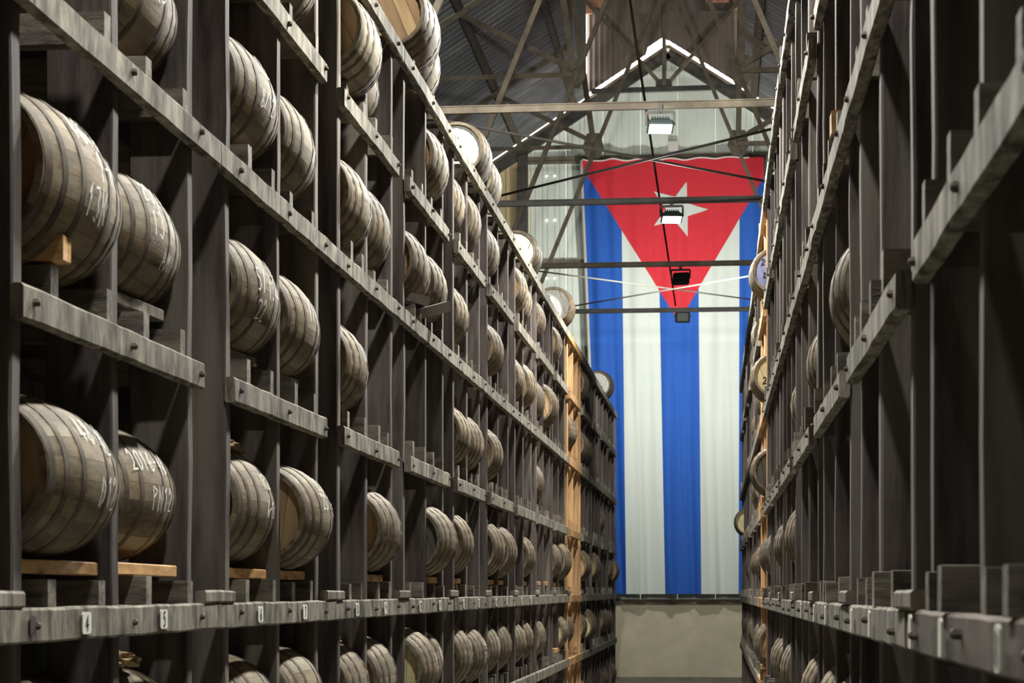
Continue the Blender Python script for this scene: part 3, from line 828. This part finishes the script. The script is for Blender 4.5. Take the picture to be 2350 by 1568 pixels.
# (bay, cell): options. bay 0 is the first bay fully seen on the left
LB = {
 'D': {(3, 1): dict(b=.13, h='tan'), (3, 2): dict(b=.0, h='tan'), (5, 1): dict(b=-.04, h='white', dz=.12), (5, 2): dict(b=-.055, h='dark', dz=.07), (7, 1): dict(b=.0, h='white'), (9, 1): dict(b=.04, h='white', dz=.06), (13, 1): dict(h='white')},
 'E': {(1, 2): {}, (2, 1): dict(b=.12, h='tan', m=A(('10', .05, .25, .09), ('11', .1, -.25, .08))), (2, 2): dict(b=-.06), (3, 2): {}, (4, 1): dict(b=.0), (4, 2): {}, (5, 1): dict(b=.02), (6, 1): {}, (6, 2): dict(b=.02), (7, 1): {}, (8, 1): {}, (10, 1): dict(h='dark')},
 'B': {(0, 2): dict(m=A(('41', .0, .35, .09), ('13', .05, -.1, .09))), (1, 1): dict(m=A(('CKL', .02, .35, .085), ('8/12', .02, -.25, .085))), (1, 2): dict(h='tan', m=A(('11 1', .05, .25, .08), ('4', .12, -.3, .07))),
       (2, 1): dict(m=A(('10615', .0, .05, .07), ('12', .1, -.45, .07))), (2, 2): {}, (3, 1): {}, (3, 2): {}, (4, 1): dict(b=.03), (5, 1): {}, (6, 1): {}, (6, 2): {}, (7, 1): {}, (7, 2): dict(b=.12), (9, 1): {}, (10, 1): {}, (10, 2): {}},
 'C': {(0, 1): dict(b=.13, g=1.12, h='orange', m=A(('4816', -.02, .45, .09), ('1-N', .1, .1, .09), ('13K', -.02, -.35, .10))), (0, 2): dict(dz=.045, m=A(('2014', .0, .4, .085), ('13 N', .04, -.05, .10), ('AM', .1, -.45, .08))),
       (1, 1): dict(dz=.045, m=A(('48', .1, .35, .08), ('1344', .1, -.05, .08), ('5/', -.12, .0, .10), ('22', -.1, -.45, .09))), (1, 2): dict(dz=.045, m=A(('1/M', .02, .05, .10),)), (2, 1): dict(b=.04, m=A(('IN', .0, .1, .1), ('R', .1, -.3, .07))),
       (4, 1): {}, (4, 2): {}, (5, 1): {}, (7, 1): {}, (12, 1): {}},
 'N': {(0, 1): dict(b=.126, h='tan', m=A(('4816', .05, .42, .10), ('12', .17, .35, .1), ('D12', .14, -.35, .11))), (0, 2): dict(m=A(('2016-48', .0, .3, .085), ('PN12', .1, -.25, .10))), (1, 1): dict(b=.03, m=A(('1321', .08, .3, .07), ('6-13', .1, -.15, .07))),
       (1, 2): dict(b=.12, h='tan', m=A(('350', .0, .5, .075), ('2011', .02, .15, .085), ('15', .2, .05, .07))), (2, 2): dict(b=.09, h='tan'), (3, 2): dict(b=.12, h='dark'), (4, 1): dict(b=.074), (5, 1): dict(b=.08, h='dark'), (5, 2): dict(b=.1), (6, 2): {},
       (8, 1): {}, (8, 2): dict(b=.1, h='dark'), (10, 1): dict(b=.1, h='tan'), (11, 1): dict(b=.1), (13, 1): {}, (13, 2): dict(b=.1)},
 'F': {(0, 1): {}, (0, 2): {}, (1, 1): {}, (1, 2): {}, (2, 1): {}, (2, 2): {}, (3, 1): dict(b=.12, h='yellow', m=A(('4 19', .08, .1, .08), ('9 11', .1, -.25, .08))), (3, 2): dict(m=A(('81', .0, .1, .09),)), (4, 1): dict(m=A(('19', .05, .2, .08),)), (4, 2): dict(b=.08, m=A(('44', .0, .2, .09), ('22', -.05, -.2, .09))),
       (5, 1): dict(m=A(('17', .05, .1, .08),)), (5, 2): {}, (6, 1): dict(m=A(('11', .05, .2, .08), ('4', .05, -.2, .08))), (6, 2): dict(m=A(('12', .05, .1, .08),)), (7, 1): {}, (8, 2): dict(h='yellow'), (9, 1): {}, (10, 1): {}, (10, 2): dict(h='yellow', b=.12), (12, 1): {}, (12, 2): {}, (13, 1): {}},
 'G': {(9, 1): {}, (9, 2): {}, (10, 1): {}, (12, 1): {}, (12, 2): {}, (13, 2): {}},
}
# right rack: bay 0 starts at RP[1] = 3.20
RB = {
 'E': {(7, 1): dict(b=.17, h='blue', ink=A(('221', -.08, .06, .06), ('21', -.09, -.07, .055))), (9, 1): {}, (10, 1): {}},
 'B': {(7, 1): dict(b=.16, h='yellow', ink=A(('6', -.07, .03, .075), ('227', -.06, -.09, .075))), (8, 1): dict(b=.05), (9, 2): {}},
 'C': {(2, 1): dict(b=.05), (3, 1): dict(b=.03), (4, 1): dict(b=.02), (7, 1): dict(b=.16, h='dark'), (8, 2): dict(b=.08), (9, 1): {}, (13, 1): dict(b=.17, h='yellow')},
 'N': {(4, 1): dict(b=.06), (5, 1): dict(b=.06), (6, 2): dict(b=.07, h='tan'), (7, 1): {}, (7, 2): {}, (8, 1): dict(b=.06), (8, 2): {}, (9, 1): {}, (9, 2): {}, (11, 1): {}},
 'F': {(2, 1): dict(b=.05), (2, 2): {}, (3, 1): {}, (4, 2): dict(b=.06, h='yellow'), (5, 1): dict(b=.08), (5, 2): dict(b=.06), (7, 1): dict(b=.12, h='tan'), (7, 2): {}, (8, 1): dict(b=.05), (8, 2): {}, (10, 1): {}, (10, 2): {}, (12, 1): {}, (13, 1): {}},
 'G': {(8, 2): {}, (9, 1): {}, (9, 2): {}, (10, 2): {}, (11, 1): {}, (12, 1): {}},
}
rnd = random.Random(3)
def fill(r, table, rname, first, group_side):
    for row, cells in table.items():
        for k, ((bay, cell), op) in enumerate(sorted(cells.items())):
            i = bay + first; y0 = r.P[i]; L = r.P[i + 1] - y0
            if cell == 1: a, b = y0 + .085, y0 + .383 * L
            else: a, b = y0 + .383 * L + .082, y0 + .766 * L
            yc = (a + b) / 2
            ln = min(1.0, (b - a - .02) / BL)
            g = op.get('g', rnd.uniform(.96, 1.03))
            bulge = op.get('b', rnd.uniform(.025, .065))
            if r.side < 0: bulge += .027 if bay else -.033
            x = r.X(yc, -bulge) + r.side * R0 * g
            if row == 'G': z = FLOOR + .02
            else: z = r.lev[row](yc) + {'N': .148, 'D': .062}.get(row, .098)
            z += op.get('dz', 0)
            if row == 'C' and (bay, cell) == (0, 1): z -= .02
            near = 2 if yc < 11.4 else (1 if yc < 21 else 0)
            if r.side > 0 and row in ('F', 'G'): near = min(near, 1)
            look = 'chalk-marked' if op.get('m') else 'dusty grey'
            hd = op.get('h', rnd.choice(['tan', 'dark', 'tan', 'orange']))
            if op.get('h') in ('white', 'blue', 'yellow', 'dark') or (op.get('h') == 'tan' and op.get('m') is None): look = HW[op['h']] + (' chalk-marked' if op.get('m') else '')
            lab = '%s oak barrel, %s rack, %s, %s from the near end' % (look, rname, ROWN[row], ORD[k])
            barrel(x, yc, z, lab, 'barrels on the %s of the %s rack' % (ROWN[row], rname), near, hd, ln, g, op.get('m'), -r.side, random.uniform(-.03, .03), op.get('ink'))
fill(rackL, LB, 'left', 1, 'left')
fill(rackR, RB, 'right', 1, 'right')

# ------------------------------------------------------------------ loose shims, offcuts and sacking
k = 0
def shim(x, y, z, ln, wd, h, rz, label, rx=0.0, mat='shim', name='wood_shim', cat='shim', group='fresh wood shims under the barrels'):
    o = mesh_obj(name, *timber('y', -ln / 2, ln / 2, -wd / 2, wd / 2, 0, h, .004, 3, .002), M[mat], None, (x, y, z))
    o.rotation_euler = (rx, 0, rz); tag(o, label, cat, group); return o
for q, (bay, cell) in enumerate(((0, 2), (1, 1), (1, 2))):
    i = bay + 1; y0 = LP[i]; L = LP[i + 1] - y0
    a, b = (y0 + .085, y0 + .383 * L) if cell == 1 else (y0 + .383 * L + .082, y0 + .766 * L)
    shim(rackL.X(a, .12), (a + b) / 2 - .06, LEV_L['C'](a) + .129, (b - a) * .78, .10, .045, -.06,
         'old grey shim board under the %s barrel on the left first shelf above numbers' % ORD[q + 1], 0.0, 'joist', 'shim_board', 'shim', 'old grey shim boards')
n_s = 0
for (bay, cell) in sorted(LB['N']):
    i = bay + 1; y0 = LP[i]; L = LP[i + 1] - y0
    a, b = (y0 + .085, y0 + .383 * L) if cell == 1 else (y0 + .383 * L + .082, y0 + .766 * L)
    z = LEV_L['N']((a + b) / 2) + .106
    shim(rackL.X(a, .08), (a + b) / 2 + .03, z, (b - a) * .80, .09, .045, random.uniform(-.03, .03),
         'fresh orange shim under the %s barrel on the left numbered shelf' % ORD[n_s], 0.0)
    n_s += 1
for (bay, cell, lab) in ((7, 1, 'fresh shim on the left numbered shelf, in the empty first space past halfway'), (7, 2, 'fresh shim on the left numbered shelf, in the empty second space past halfway')):
    i = bay + 1; y0 = LP[i]; L = LP[i + 1] - y0; yc = y0 + (.23 if cell == 1 else .62) * L
    shim(rackL.X(yc, .06), yc, LEV_L['N'](yc) + .106, .6, .09, .05, 0, lab)
o = shim(rackL.X(6.37, .06), 6.335, .937 + .122, .075, .2, .085, 0, 'orange block on the joist under the large left barrel', group=None)
shim(rackR.X(9.0, .03), 9.05, LEV_R['B'](9) + .12, .12, .12, .10, 0, 'orange block on the second shelf above numbers of the right rack', group=None)
shim(rackL.X(26.0, .05), 25.9, LEV_L['F'](26) + .12, .6, .09, .05, 0, 'fresh shim on the far left shelf below the numbers', group=None)
o = shim(rackL.X(13.75, .03), 13.75, LEV_L['B'](13.7) + .125, .1, .28, .06, .5, 'grey timber offcut lying across the joists on the left rack, upper one', .0, 'joist', 'timber_offcut', 'offcut', 'loose timber offcuts')
o.rotation_euler = (.2, .15, .6)
o = shim(rackL.X(14.35, -.02), 14.35, LEV_L['B'](14.3) + .0, .09, .34, .07, .4, 'grey timber offcut tilted on the left beam, lower one', .0, 'joist', 'timber_offcut', 'offcut', 'loose timber offcuts')
o.rotation_euler = (.1, -.3, .5); o.location.z += .10
def wad(x, y, z, sx, sy, sz, label):
    bm = bmesh.new(); bmesh.ops.create_icosphere(bm, subdivisions=4, radius=1)
    rr_ = random.Random(int(x * 1000 + y * 77))
    ph = [rr_.uniform(0, 6) for _ in range(6)]
    for v in bm.verts:
        c = v.co; d = 1 + .18 * math.sin(c.x * 7 + ph[0]) * math.sin(c.y * 6 + ph[1]) + .12 * math.sin(c.y * 15 + c.z * 9 + ph[2]) + .08 * math.sin(c.x * 23 + ph[3])
        v.co = Vector((c.x * d * sx, c.y * d * sy, max(c.z * d, -.35) * sz + .35 * sz))
    me = bpy.data.meshes.new('sacking'); bm.to_mesh(me); bm.free(); me.materials.append(M['sack'])
    o = inst('sacking', me, None, (x, y, z)); tag(o, label, 'sacking', 'crumpled sacking on the barrels'); return o
wad(rackL.X(9.9, .22), 9.85, .648, .13, .22, .05, 'crumpled dry sacking on the fourth barrel of the left numbered shelf')
wad(rackL.X(9.0, .2), 9.15, .645, .12, .2, .05, 'crumpled dry sacking on the third barrel of the left numbered shelf')
wad(rackL.X(7.4, .18), 7.35, -.265, .13, .2, .05, 'crumpled dry sacking on the second barrel below the left numbered shelf')
wad(rackL.X(11.6, .2), 11.5, -.27, .12, .2, .045, 'crumpled dry sacking on the fifth barrel below the left numbered shelf')
